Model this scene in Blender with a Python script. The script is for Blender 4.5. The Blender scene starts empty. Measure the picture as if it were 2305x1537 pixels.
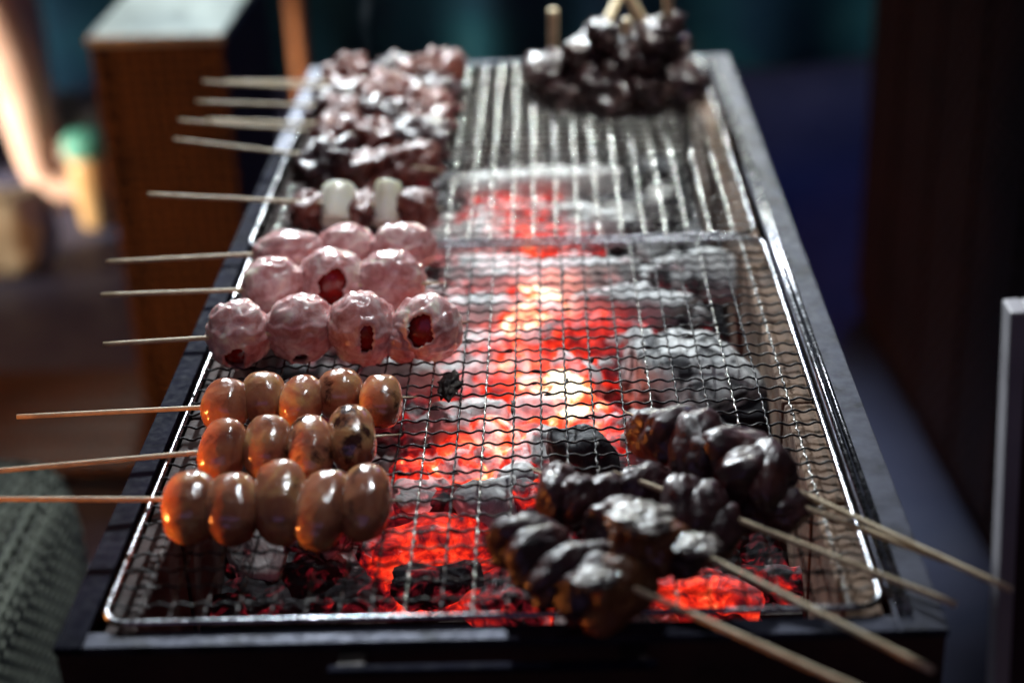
import bpy, bmesh, math, random
import numpy as np
from mathutils import Vector, Matrix, Quaternion, noise
random.seed(7)
R = math.radians
sc = bpy.context.scene
col = sc.collection

# ------------------------------------------------------------------ camera
F = 3600.0; PW, PH = 2305.0, 1537.0
CP = np.array([0.0348, -0.6037, 0.4375])
PI_, YA, RO = 0.4552, -0.0322, -0.0413
cyw, syw = math.cos(YA), math.sin(YA); cpt, spt = math.cos(PI_), math.sin(PI_)
FW = np.array([syw*cpt, cyw*cpt, -spt]); RT = np.array([cyw, -syw, 0.0]); UP = np.cross(RT, FW)
RT, UP = math.cos(RO)*RT + math.sin(RO)*UP, -math.sin(RO)*RT + math.cos(RO)*UP
cam_d = bpy.data.cameras.new('camera'); cam = bpy.data.objects.new('camera', cam_d); col.objects.link(cam)
M = Matrix(((RT[0], UP[0], -FW[0], CP[0]), (RT[1], UP[1], -FW[1], CP[1]), (RT[2], UP[2], -FW[2], CP[2]), (0, 0, 0, 1)))
cam.matrix_world = M
cam_d.sensor_width = 36; cam_d.lens = F/PW*36; cam_d.clip_start = 0.02; cam_d.clip_end = 200
cam_d.dof.use_dof = True; cam_d.dof.focus_distance = 0.905
cam_d.dof.aperture_fstop = (cam_d.lens/1000)/0.0175; cam_d.dof.aperture_blades = 0
sc.camera = cam

def ray(px, py):
    return FW + RT*(px-PW/2)/F - UP*(py-PH/2)/F
def at(px, py, z):            # point of the picture on the horizontal plane at height z
    d = ray(px, py); return Vector(CP + d*((z-CP[2])/d[2]))
def aty(px, py, y):           # ... on the upright plane at distance y
    d = ray(px, py); return Vector(CP + d*((y-CP[1])/d[1]))
def ppm(P):                   # picture pixels per metre at P
    return F/float(np.dot(np.array(P)-CP, FW))

# ------------------------------------------------------------------ light
w = bpy.data.worlds.new('World'); sc.world = w; w.use_nodes = True
nt = w.node_tree; bg = nt.nodes['Background']
sky = nt.nodes.new('ShaderNodeTexSky'); sky.sky_type = 'NISHITA'; sky.sun_disc = False
sky.sun_elevation = R(-0.5); sky.sun_rotation = R(200); nt.links.new(sky.outputs[0], bg.inputs[0])
bg.inputs[1].default_value = 0.06
sc.view_settings.view_transform = 'Standard'; sc.view_settings.look = 'None'
sc.view_settings.exposure = 0.32; sc.view_settings.gamma = 1
def area(name, loc, tgt, sx, sy, power, colr, spread=180):
    l = bpy.data.lights.new(name, 'AREA'); l.shape = 'RECTANGLE'; l.size = sx; l.size_y = sy
    l.energy = power; l.color = colr; l.spread = R(spread)
    o = bpy.data.objects.new(name, l); col.objects.link(o); o.location = loc
    o.rotation_euler = (Vector(tgt)-Vector(loc)).to_track_quat('-Z', 'Y').to_euler(); return o
def spot(name, loc, tgt, half, blend, power, colr, rad):
    l = bpy.data.lights.new(name, 'SPOT'); l.spot_size = R(2*half); l.spot_blend = blend; l.energy = power; l.color = colr
    l.shadow_soft_size = rad
    o = bpy.data.objects.new(name, l); col.objects.link(o); o.location = loc
    o.rotation_euler = (Vector(tgt)-Vector(loc)).to_track_quat('-Z', 'Y').to_euler(); return o
spot('stall_spot_lamp', (-0.45, 2.35, 1.15), (0.24, 0.55, 0), 17, 0.45, 330, (0.86, 0.95, 1.0), 0.045)
spot('overhead_stall_lamp', (0.20, 0.70, 1.45), (0.08, 0.46, 0), 20, 0.8, 36, (0.90, 0.96, 1.0), 0.03)
spot('far_fill', (0.42, 3.05, 0.82), (0.04, 0.80, 0), 9, 0.6, 55, (0.94, 1.0, 0.88), 0.05)  # added low spot, unseen, makes the far wires glint
spot('back_fill', (0.28, 0.85, 1.30), (0.06, 0.93, 0), 17, 0.7, 60, (0.95, 1.0, 0.93), 0.05)  # added unseen spot brightening the heap and back rows
area('warm_lantern', (-0.42, 0.08, 0.022), (-0.12, 0.10, 0.010), 0.05, 0.05, 0.15, (1.0, 0.30, 0.06), 50)
area('camera_side_fill', (-0.3, -2.6, 2.2), (0, 0.3, 0), 2.6, 1.6, 3.6, (0.52, 0.38, 1.0))  # added camera-side fill with no real lamp behind it, lifts the food fronts
area('blue_fill', (1.0, 3.0, 0.9), (0.75, 2.3, -0.75), 0.4, 0.4, 1.6, (0.13, 0.20, 1.0), 120)  # added blue light tinting the ground behind; no sign stands there
spot('walkway_fill', at(2010, 1060, -0.75)+Vector((0.02, 0.25, 2.2)), at(2010, 1060, -0.75), 11, 1.0, 90, (0.80, 0.92, 1.0), 0.1)  # added unseen fill spot for the grey ground at right
spot('pedestal_fill', (-0.75, 3.0, 1.1), (-0.52, 1.55, -0.11), 11, 0.5, 60, (0.85, 1.0, 1.0), 0.1)  # added unseen spot that brightens the pedestal top
area('far_left_fill', (-2.5, 1.7, -0.25), (-1.45, 2.5, -0.6), 0.35, 0.35, 11, (1.0, 0.86, 0.70), 45)  # added unseen light aimed at the shins and bag
area('pedestal_warm_fill', (-1.5, 0.3, 0.2), (-0.6, 1.5, -0.5), 0.2, 0.2, 2.2, (1.0, 0.38, 0.10), 70)  # added warm fill, unseen, on the pedestal and bench

# ------------------------------------------------------------------ helpers
def tag(o, label=None, cat=None, group=None, kind=None):
    if label: o['label'] = label
    if cat: o['category'] = cat
    if group: o['group'] = group
    if kind: o['kind'] = kind
    return o
def link(name, me, mat=None, parent=None, loc=None):
    o = bpy.data.objects.new(name, me); col.objects.link(o)
    if mat is not None and not me.materials: me.materials.append(mat)
    if parent is not None: o.parent = parent
    if loc is not None: o.location = loc
    return o
def thing(name, loc, label, cat, group=None):
    o = bpy.data.objects.new(name, None); col.objects.link(o); o.location = loc
    o.empty_display_size = 0.02
    return tag(o, label, cat, group)
def mesh(name, V, Fc, smooth=True):
    me = bpy.data.meshes.new(name); me.from_pydata([tuple(v) for v in V], [], [tuple(int(i) for i in f) for f in Fc])
    me.update()
    if smooth: me.polygons.foreach_set('use_smooth', [True]*len(me.polygons))
    return me
ICO = {}
def ico(level):
    if level not in ICO:
        bm = bmesh.new(); bmesh.ops.create_icosphere(bm, subdivisions=level, radius=1)
        V = np.array([v.co[:] for v in bm.verts]); V /= np.linalg.norm(V, axis=1)[:, None]
        Fc = [[v.index for v in f.verts] for f in bm.faces]; bm.free(); ICO[level] = (V, Fc)
    return ICO[level]
def nz(p): return noise.noise(Vector(p))
def box_mesh(name, boxes, bevel=0.0):
    bm = bmesh.new()
    for (x0, x1, y0, y1, z0, z1) in boxes:
        v = [bm.verts.new((x, y, z)) for x in (x0, x1) for y in (y0, y1) for z in (z0, z1)]
        for f in ((0,1,3,2), (4,6,7,5), (0,4,5,1), (2,3,7,6), (0,2,6,4), (1,5,7,3)): bm.faces.new([v[i] for i in f])
    bmesh.ops.recalc_face_normals(bm, faces=bm.faces)
    if bevel: bmesh.ops.bevel(bm, geom=bm.edges[:], offset=bevel, segments=2, affect='EDGES', profile=0.6)
    me = bpy.data.meshes.new(name); bm.to_mesh(me); bm.free(); return me
def tube(name, pts, r, n=8, cyclic=False, taper=None):
    P = np.array([tuple(p) for p in pts], float); m = len(P); V = []; Fc = []
    T = np.gradient(P, axis=0)
    if cyclic: T = np.roll(P, -1, 0) - np.roll(P, 1, 0)
    T /= np.linalg.norm(T, axis=1)[:, None]
    ref = np.array([0, 0, 1.0])
    if abs(T[:, 2]).max() > 0.9: ref = np.array([0.0, 1.0, 0.1])
    for i in range(m):
        s = np.cross(T[i], ref); s /= np.linalg.norm(s); u = np.cross(s, T[i])
        rr = r if taper is None else r*taper[i]
        for k in range(n):
            a = 2*math.pi*k/n; V.append(P[i] + rr*(math.cos(a)*s + math.sin(a)*u))
    rng = m if cyclic else m-1
    for i in range(rng):
        j = (i+1) % m
        for k in range(n):
            k2 = (k+1) % n; Fc.append((i*n+k, i*n+k2, j*n+k2, j*n+k))
    if not cyclic:
        Fc.append(tuple(range(n))[::-1]); Fc.append(tuple((m-1)*n+k for k in range(n)))
    me = mesh(name, V, Fc)
    return me

# ------------------------------------------------------------------ materials
def mat(name):
    m = bpy.data.materials.new(name); m.use_nodes = True
    return m, m.node_tree, m.node_tree.nodes['Principled BSDF']
def nd(t, typ, **kw):
    n = t.nodes.new(typ)
    for k, v in kw.items(): setattr(n, k, v)
    return n
def noise_n(t, scale, detail=4, rough=0.55, dist=0.0, coord='Object', vec=None):
    n = nd(t, 'ShaderNodeTexNoise'); n.inputs['Scale'].default_value = scale; n.inputs['Detail'].default_value = detail
    n.inputs['Roughness'].default_value = rough; n.inputs['Distortion'].default_value = dist
    if vec is None:
        tc = nd(t, 'ShaderNodeTexCoord'); vec = tc.outputs[coord]
    t.links.new(vec, n.inputs['Vector']); return n.outputs['Fac']
def objvec(t):              # object coordinates shifted per object, so that copies differ
    tc = nd(t, 'ShaderNodeTexCoord'); oi = nd(t, 'ShaderNodeObjectInfo')
    a = nd(t, 'ShaderNodeVectorMath', operation='ADD'); m = nd(t, 'ShaderNodeMath', operation='MULTIPLY'); m.inputs[1].default_value = 37.0
    t.links.new(oi.outputs['Random'], m.inputs[0]); t.links.new(tc.outputs['Object'], a.inputs[0]); t.links.new(m.outputs[0], a.inputs[1])
    return a.outputs[0]
def ramp(t, fac, stops):
    r = nd(t, 'ShaderNodeValToRGB'); e = r.color_ramp.elements
    while len(e) < len(stops): e.new(0.5)
    for i, (p, c) in enumerate(stops):
        e[i].position = p; e[i].color = (c[0], c[1], c[2], 1) if not isinstance(c, (int, float)) else (c, c, c, 1)
    t.links.new(fac, r.inputs[0]); return r.outputs[0]
def bump(t, b, h, strength, dist, prev=None):
    n = nd(t, 'ShaderNodeBump'); n.inputs['Strength'].default_value = strength; n.inputs['Distance'].default_value = dist
    t.links.new(h, n.inputs['Height'])
    if prev is not None: t.links.new(prev, n.inputs['Normal'])
    t.links.new(n.outputs[0], b.inputs['Normal']); return n.outputs[0]
def simple(name, stops, scale, rough=(0.4, 0.6), metal=0.0, bstr=0.3, bdist=0.001, bscale=None, detail=5, coat=0.0, sss=0.0, sssr=None, per_obj=False, dist=0.0):
    m, t, b = mat(name)
    v = objvec(t) if per_obj else None
    n = noise_n(t, scale, detail, vec=v, dist=dist)
    t.links.new(ramp(t, n, stops), b.inputs['Base Color'])
    n2 = noise_n(t, (bscale or scale*4), 4, vec=v)
    t.links.new(ramp(t, n2, [(0.3, rough[0]), (0.7, rough[1])]), b.inputs['Roughness'])
    b.inputs['Metallic'].default_value = metal; b.inputs['Coat Weight'].default_value = coat; b.inputs['Coat Roughness'].default_value = 0.08
    if sss:
        b.inputs['Subsurface Weight'].default_value = sss; b.inputs['Subsurface Scale'].default_value = 0.006
        b.inputs['Subsurface Radius'].default_value = sssr or (1.0, 0.4, 0.2)
    if bstr: bump(t, b, n2, bstr, bdist)
    return m
MT = {}
MT['wire'] = simple('blackened_wire', [(0.40, (0.05, 0.045, 0.045)), (0.66, (0.40, 0.39, 0.36))], 90, (0.16, 0.42), 1.0, 0.4, 0.0004)
MT['chrome'] = simple('steel_rod', [(0.3, (0.10, 0.10, 0.11)), (0.6, (0.30, 0.30, 0.32))], 60, (0.16, 0.36), 1.0, 0.2, 0.0002)
MT['rim'] = simple('stained_steel_rim', [(0.36, (0.004, 0.004, 0.011)), (0.45, (0.020, 0.021, 0.036)), (0.7, (0.044, 0.046, 0.070))], 48, (0.45, 0.7), 0.8, 0.25, 0.0006, 160, 8)
MT['body'] = simple('dark_brown_steel', [(0.3, (0.02, 0.010, 0.008)), (0.7, (0.06, 0.025, 0.018))], 18, (0.4, 0.7), 0.3, 0.2, 0.0005, 120)
MT['blackbar'] = simple('scorched_iron', [(0.3, (0.012, 0.010, 0.010)), (0.7, (0.05, 0.035, 0.03))], 60, (0.5, 0.8), 0.6, 0.4, 0.0006)
MT['brick'] = simple('firebrick', [(0.25, (0.06, 0.03, 0.02)), (0.5, (0.15, 0.085, 0.05)), (0.75, (0.26, 0.16, 0.10))], 40, (0.8, 0.95), 0.0, 0.6, 0.0015, 220, 8, per_obj=True)
MT['stick'] = simple('bamboo', [(0.3, (0.52, 0.38, 0.22)), (0.7, (0.78, 0.64, 0.42))], 120, (0.45, 0.65), 0.0, 0.25, 0.0003, 400, 4, per_obj=True)
MT['meat'] = simple('glazed_dark_meat', [(0.28, (0.013, 0.004, 0.007)), (0.54, (0.042, 0.011, 0.014)), (0.77, (0.11, 0.028, 0.020))], 60, (0.27, 0.58), 0.0, 0.7, 0.0006, 230, 6, coat=0.10, per_obj=True, dist=0.6)
MT['redmeat'] = simple('glazed_red_meat', [(0.28, (0.03, 0.007, 0.007)), (0.5, (0.12, 0.020, 0.013)), (0.72, (0.22, 0.06, 0.035))], 60, (0.38, 0.7), 0.0, 0.7, 0.0010, 190, 7, coat=0.08, per_obj=True, dist=0.6)
MT['browncut'] = simple('cut_meat', [(0.3, (0.12, 0.035, 0.012)), (0.7, (0.24, 0.085, 0.03))], 50, (0.25, 0.5), 0.0, 0.6, 0.001, 200, 6, coat=0.3, per_obj=True)
MT['sheen'] = simple('painted_sheen', [(0.35, (0.035, 0.016, 0.014)), (0.65, (0.16, 0.12, 0.10))], 150, (0.25, 0.5), 0.0, 0.8, 0.0012, 260, 6, coat=0.2, per_obj=True)  # pale colour painted as lamp sheen on the meat tops
MT['tomato'] = simple('red_filling', [(0.3, (0.16, 0.004, 0.004)), (0.7, (0.34, 0.012, 0.008))], 60, (0.15, 0.3), 0.0, 0.2, 0.0006, 150, 3, sss=0.25)
MT['leek'] = simple('grilled_leek', [(0.3, (0.55, 0.42, 0.18)), (0.45, (0.85, 0.84, 0.68)), (0.8, (0.9, 0.9, 0.84))], 45, (0.22, 0.4), 0.0, 0.3, 0.0006, 200, 4, coat=0.3, sss=0.3, sssr=(1, .9, .6), per_obj=True)
def bacon():
    m, t, b = mat('thin_meat_wrap'); v = objvec(t)
    n = noise_n(t, 70, 7, 0.6, 0.8, vec=v)
    c1 = ramp(t, n, [(0.32, (0.44, 0.15, 0.14)), (0.45, (0.57, 0.28, 0.27)), (0.56, (0.71, 0.46, 0.45)), (0.69, (0.88, 0.76, 0.64))])
    t.links.new(c1, b.inputs['Base Color'])
    n2 = noise_n(t, 260, 5, vec=v); n3 = noise_n(t, 90, 5, dist=1.2, vec=v)
    t.links.new(ramp(t, n2, [(0.3, 0.16), (0.7, 0.36)]), b.inputs['Roughness'])
    p = bump(t, b, n3, 0.22, 0.0012); bump(t, b, n2, 0.3, 0.0004, p)
    b.inputs['Subsurface Weight'].default_value = 0.25; b.inputs['Subsurface Scale'].default_value = 0.004
    b.inputs['Subsurface Radius'].default_value = (1.0, 0.35, 0.25); b.inputs['Coat Weight'].default_value = 0.12; b.inputs['Coat Roughness'].default_value = 0.15
    return m
MT['bacon'] = bacon()
def sausage_m():
    m, t, b = mat('sausage_skin'); v = objvec(t)
    n = noise_n(t, 46, 5, 0.6, 0.5, vec=v)
    at_ = nd(t, 'ShaderNodeAttribute', attribute_type='OBJECT', attribute_name='char')
    base = ramp(t, n, [(0.32, (0.24, 0.075, 0.045)), (0.5, (0.38, 0.150, 0.080)), (0.68, (0.53, 0.31, 0.13))])
    # browned and blackened patches
    s = nd(t, 'ShaderNodeMath', operation='MULTIPLY_ADD'); s.inputs[1].default_value = 0.55
    n3 = noise_n(t, 62, 6, 0.6, 0.3, vec=v)
    t.links.new(at_.outputs['Fac'], s.inputs[0]); t.links.new(n3, s.inputs[2])
    k = ramp(t, s.outputs[0], [(0.74, 0.0), (0.84, 1.0)])
    mx = nd(t, 'ShaderNodeMix', data_type='RGBA'); mx.inputs[7].default_value = (0.045, 0.012, 0.008, 1)
    t.links.new(k, mx.inputs[0]); t.links.new(base, mx.inputs[6]); t.links.new(mx.outputs[2], b.inputs['Base Color'])
    sp = noise_n(t, 330, 3, 0.7, vec=v); spk = ramp(t, sp, [(0.66, 0.0), (0.74, 0.75)])
    mx2 = nd(t, 'ShaderNodeMix', data_type='RGBA'); mx2.inputs[7].default_value = (0.10, 0.035, 0.015, 1)
    t.links.new(spk, mx2.inputs[0]); t.links.new(mx.outputs[2], mx2.inputs[6]); t.links.new(mx2.outputs[2], b.inputs['Base Color'])
    n2 = noise_n(t, 420, 4, vec=v); n4 = noise_n(t, 110, 4, vec=v)
    t.links.new(ramp(t, n4, [(0.35, 0.12), (0.7, 0.26)]), b.inputs['Roughness'])
    p = bump(t, b, n4, 0.16, 0.0008); bump(t, b, n2, 0.5, 0.0004, p)
    b.inputs['Subsurface Weight'].default_value = 0.5; b.inputs['Subsurface Scale'].default_value = 0.008
    b.inputs['Subsurface Radius'].default_value = (1.0, 0.45, 0.2)
    b.inputs['Coat Weight'].default_value = 0.6; b.inputs['Coat Roughness'].default_value = 0.04
    return m
MT['sausage'] = sausage_m()
def coal_m():
    m, t, b = mat('charcoal'); v = objvec(t)
    ha = nd(t, 'ShaderNodeAttribute', attribute_type='GEOMETRY', attribute_name='ember_heat')
    aa = nd(t, 'ShaderNodeAttribute', attribute_type='GEOMETRY', attribute_name='ash_cover')
    n1 = noise_n(t, 52, 6, 0.62, 0.7, vec=v); n2 = noise_n(t, 130, 6, 0.6, 0.5, vec=v)
    # ash cover
    s = nd(t, 'ShaderNodeMath', operation='MULTIPLY_ADD'); s.inputs[1].default_value = 0.9
    t.links.new(aa.outputs['Fac'], s.inputs[0]); t.links.new(n1, s.inputs[2])
    ashm = ramp(t, s.outputs[0], [(0.80, 0.0), (0.92, 1.0)])
    dark = ramp(t, n2, [(0.3, (0.006, 0.006, 0.009)), (0.7, (0.035, 0.032, 0.038))])
    pale = ramp(t, n2, [(0.3, (0.32, 0.32, 0.32)), (0.5, (0.64, 0.64, 0.63)), (0.70, (0.84, 0.83, 0.81))])
    mx = nd(t, 'ShaderNodeMix', data_type='RGBA')
    t.links.new(ashm, mx.inputs[0]); t.links.new(dark, mx.inputs[6]); t.links.new(pale, mx.inputs[7])
    t.links.new(mx.outputs[2], b.inputs['Base Color'])
    t.links.new(ramp(t, n2, [(0.3, 0.55), (0.7, 0.95)]), b.inputs['Roughness'])
    # glow: heat raised by noise, damped by ash
    q = nd(t, 'ShaderNodeMath', operation='MULTIPLY_ADD'); q.inputs[1].default_value = 1.25
    q2 = nd(t, 'ShaderNodeMath', operation='SUBTRACT'); q2.inputs[1].default_value = 0.64
    n5 = noise_n(t, 85, 5, 0.6, 0.9, vec=v)
    t.links.new(n5, q.inputs[0]); t.links.new(ha.outputs['Fac'], q.inputs[2]); t.links.new(q.outputs[0], q2.inputs[0])
    q3 = nd(t, 'ShaderNodeMath', operation='MULTIPLY_ADD'); q3.inputs[1].default_value = -0.20
    t.links.new(ashm, q3.inputs[0]); t.links.new(q2.outputs[0], q3.inputs[2])
    ec = ramp(t, q3.outputs[0], [(0.20, (0, 0, 0)), (0.34, (0.10, 0.004, 0.008)), (0.47, (0.42, 0.010, 0.008)), (0.62, (0.95, 0.030, 0.010)),
                                 (0.82, (1.0, 0.09, 0.03)), (0.94, (1.0, 0.38, 0.14)), (1.0, (1.0, 0.86, 0.62))])
    pk = nd(t, 'ShaderNodeMix', data_type='RGBA', blend_type='MULTIPLY'); pk.inputs[0].default_value = 1.0
    pinkr = ramp(t, q3.outputs[0], [(0.2, (0, 0, 0)), (0.40, (0.42, 0.12, 0.13)), (0.62, (0.95, 0.32, 0.28)), (0.85, (1.0, 0.62, 0.42)), (1.0, (1.0, 0.88, 0.7))])  # pink on ash: glow through it, plus painted light of neighbouring coals
    am = nd(t, 'ShaderNodeMix', data_type='RGBA'); t.links.new(ashm, am.inputs[0]); t.links.new(ec, am.inputs[6]); t.links.new(pinkr, am.inputs[7])
    t.nodes.remove(pk); t.links.new(am.outputs[2], b.inputs['Emission Color'])
    t.links.new(ramp(t, q3.outputs[0], [(0.2, 0.35), (0.6, 0.45), (0.85, 0.75), (1.0, 1.0)]), (es := nd(t, 'ShaderNodeMath', operation='MULTIPLY')).inputs[0])
    es.inputs[1].default_value = 2.0
    t.links.new(es.outputs[0], b.inputs['Emission Strength'])
    p = bump(t, b, n1, 0.5, 0.004); bump(t, b, n2, 0.6, 0.0015, p)
    return m
MT['coal'] = coal_m()

# ------------------------------------------------------------------ grill
W2 = 0.18; NL = 0.4432
XL, XR, YF, YB = -0.199, 0.2065, -0.0150, 0.9085
grill = thing('charcoal_grill', (0, 0.45, -0.75), 'long rectangular charcoal grill of dark stained steel carrying two wire nets', 'grill')
def gp(name, me, m): return link(name, me, m, grill, Vector((0, -0.45, 0.75)))
ix0, ix1, iy0, iy1 = -0.186, 0.1845, -0.0035, 0.892
MT['soot'] = simple('shaded_steel', [(0.35, (0.004, 0.004, 0.010)), (0.7, (0.013, 0.013, 0.028))], 26, (0.6, 0.85), 0.0, 0.3, 0.0003, 160, 8)  # near-black colour stands in for shade along the left rim
o = gp('rim', box_mesh('rim', [(XL, ix0, YF, 0.66, -0.004, 0)], .0006), MT['soot']); o['label'] = 'left rim darkened in colour to stand for shade'
MT['rim'].node_tree.nodes['Principled BSDF'].inputs['Specular IOR Level'].default_value = 0.25; MT['rim'].node_tree.nodes['Principled BSDF'].inputs['Metallic'].default_value = 0.6
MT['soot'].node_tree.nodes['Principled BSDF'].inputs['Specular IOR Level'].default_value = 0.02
gp('rim', box_mesh('rim', [(XL, ix0, .6605, YB, -0.004, 0)], .0006), MT['rim'])
gp('rim', box_mesh('rim', [(ix1, XR, YF, YB, -0.004, 0)], .0006), MT['rim'])
gp('rim', box_mesh('rim', [(ix0+.0003, ix1-.0003, YF, iy0, -0.004, 0.0)], .0006), MT['rim'])
gp('rim', box_mesh('rim', [(ix0+.0003, ix1-.0003, iy1, YB, -0.004, 0.0)], .0006), MT['rim'])
gp('side_panel', box_mesh('side_panel', [(XL+.001, XL+.004, YF+.004, YB-.004, -0.24, -0.004)]), MT['body'])
gp('side_panel', box_mesh('side_panel', [(XR-.004, XR-.001, YF+.004, YB-.004, -0.24, -0.004)]), MT['body'])
gp('front_panel', box_mesh('front_panel', [(XL+.001, XR-.001, YF+.001, YF+.004, -0.24, -0.004)]), MT['body'])
gp('back_panel', box_mesh('back_panel', [(XL+.001, XR-.001, YB-.004, YB-.001, -0.24, -0.004)]), MT['body'])
gp('bottom_plate', box_mesh('bottom_plate', [(XL+.004, XR-.004, YF+.004, YB-.004, -0.24, -0.236)]), MT['body'])
# inner ledge rods beside the nets
for x in (0.1865, 0.1905):
    gp('ledge_rod', tube('ledge_rod', [(x, -0.002+0.45*i, 0.0012) for i in (0, 1, 1.97)], 0.0016, 10), MT['chrome'])
# draught handle on the front
a = aty(735, 1500, -0.030); b = aty(1480, 1500, -0.030)
gp('front_handle', box_mesh('front_handle', [(a.x, b.x, -0.031, -0.026, (a.z+b.z)/2-0.003, (a.z+b.z)/2)], 0.001), MT['soot'])
for x in (a.x+.01, b.x-.01):
    gp('handle_bracket', box_mesh('handle_bracket', [(x-.006, x+.006, -0.0265, YF+.001, (a.z+b.z)/2-0.0035, (a.z+b.z)/2-.0007)]), MT['blackbar'])
for (x, y) in ((XL+.02, YF+.02), (XR-.02, YF+.02), (XL+.02, YB-.02), (XR-.02, YB-.02)):
    gp('leg', box_mesh('leg', [(x-.014, x+.014, y-.014, y+.014, -0.75, -0.24)], 0.002), MT['body'])
# firebrick lining: bricks standing along the four walls and lying on the floor
def bricks(x0, x1, y0, y1, z0, z1, nx, ny, nzn, g=0.0022):
    for i in range(nx):
        for j in range(ny):
            for k in range(nzn):
                bx0 = x0+(x1-x0)*i/nx+g/2*(nx > 1); bx1 = x0+(x1-x0)*(i+1)/nx-g/2*(nx > 1)
                by0 = y0+(y1-y0)*j/ny+g/2*(ny > 1); by1 = y0+(y1-y0)*(j+1)/ny-g/2*(ny > 1)
                bz0 = z0+(z1-z0)*k/nzn+g/2*(nzn > 1); bz1 = z0+(z1-z0)*(k+1)/nzn-g/2*(nzn > 1)
                c = Vector(((bx0+bx1)/2, (by0+by1)/2, (bz0+bz1)/2)); h = Vector(((bx1-bx0)/2, (by1-by0)/2, (bz1-bz0)/2))
                me = box_mesh('brick', [(-h.x, h.x, -h.y, h.y, -h.z, h.z)], 0.0022)
                o = link('brick', me, MT['brick'], grill, c+Vector((random.uniform(-.0008, .0008), -0.45+random.uniform(-.0005, .0005), 0.75)))
                o.rotation_euler = (0, 0, R(random.uniform(-.6, .6)))
bricks(0.166, 0.184, 0.001, 0.889, -0.118, -0.012, 1, 8, 1)
MT['shaded_wall'] = simple('shaded_wall_brick', [(0.3, (0.02, 0.010, 0.010)), (0.7, (0.07, 0.035, 0.028))], 40, (0.8, 0.95), 0, .5, .001, 200, per_obj=True)  # dark brick colour stands in for shade on the inner walls
MB0 = MT['brick']; MT['brick'] = MT['shaded_wall']
bricks(-0.1845, -0.168, 0.001, 0.889, -0.118, -0.012, 1, 8, 1)
bricks(-0.166, 0.164, 0.876, 0.892, -0.118, -0.012, 3, 1, 1)
MT['brick'] = MB0
BR = MT['brick']; MT['brick'] = simple('shaded_floor_brick', [(0.3, (0.03, 0.014, 0.010)), (0.7, (0.12, 0.06, 0.04))], 40, (0.8, 0.95), 0, .5, .001, 200, per_obj=True)  # floor bricks coloured dark in place of shade in the pit
bricks(-0.166, 0.164, 0.0, 0.878, -0.135, -0.122, 3, 8, 1)
MT['brick'] = BR
for i in range(7):
    y = 0.012+0.0165*i
    gp('grate_bar', box_mesh('grate_bar', [(-0.165, 0.163, y-.0022, y+.0022, -0.086, -0.080)], 0.0006), MT['blackbar'])
for x in (-0.12, 0.12):
    gp('grate_support', box_mesh('grate_support', [(x-.003, x+.003, 0.004, 0.118, -0.1218, -0.0865)]), MT['blackbar'])

# ------------------------------------------------------------------ nets
MT['wire_bright'] = simple('glint_wire', [(0.40, (0.30, 0.29, 0.25)), (0.66, (0.85, 0.84, 0.76))], 90, (0.12, 0.35), 1.0, 0.4, 0.0004)  # lighter colour stands in for lamp glints on the far wires
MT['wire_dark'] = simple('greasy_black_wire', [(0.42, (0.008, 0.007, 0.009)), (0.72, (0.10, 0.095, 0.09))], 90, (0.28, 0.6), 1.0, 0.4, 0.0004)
MT['brick'] = MT['brick']
def crimp(L, cells, r, A, phase, sgn, ax):
    pts = []; n = cells*12; rnd = random.Random(phase*31+cells)
    bend = rnd.uniform(-.0006, .0006)
    for i in range(n+1):
        s = i/n*cells; zz = A*math.sin(math.pi*3*s+math.pi/2*phase*2)
        lat = 0.55*A*math.sin(math.pi*3*s+phase*3.1+.5)+bend*math.sin(math.pi*i/n)
        d = L*i/n
        pts.append((d, lat, zz) if ax == 0 else (lat, d, zz))
    return tube('wire', pts, r, 5)
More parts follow.
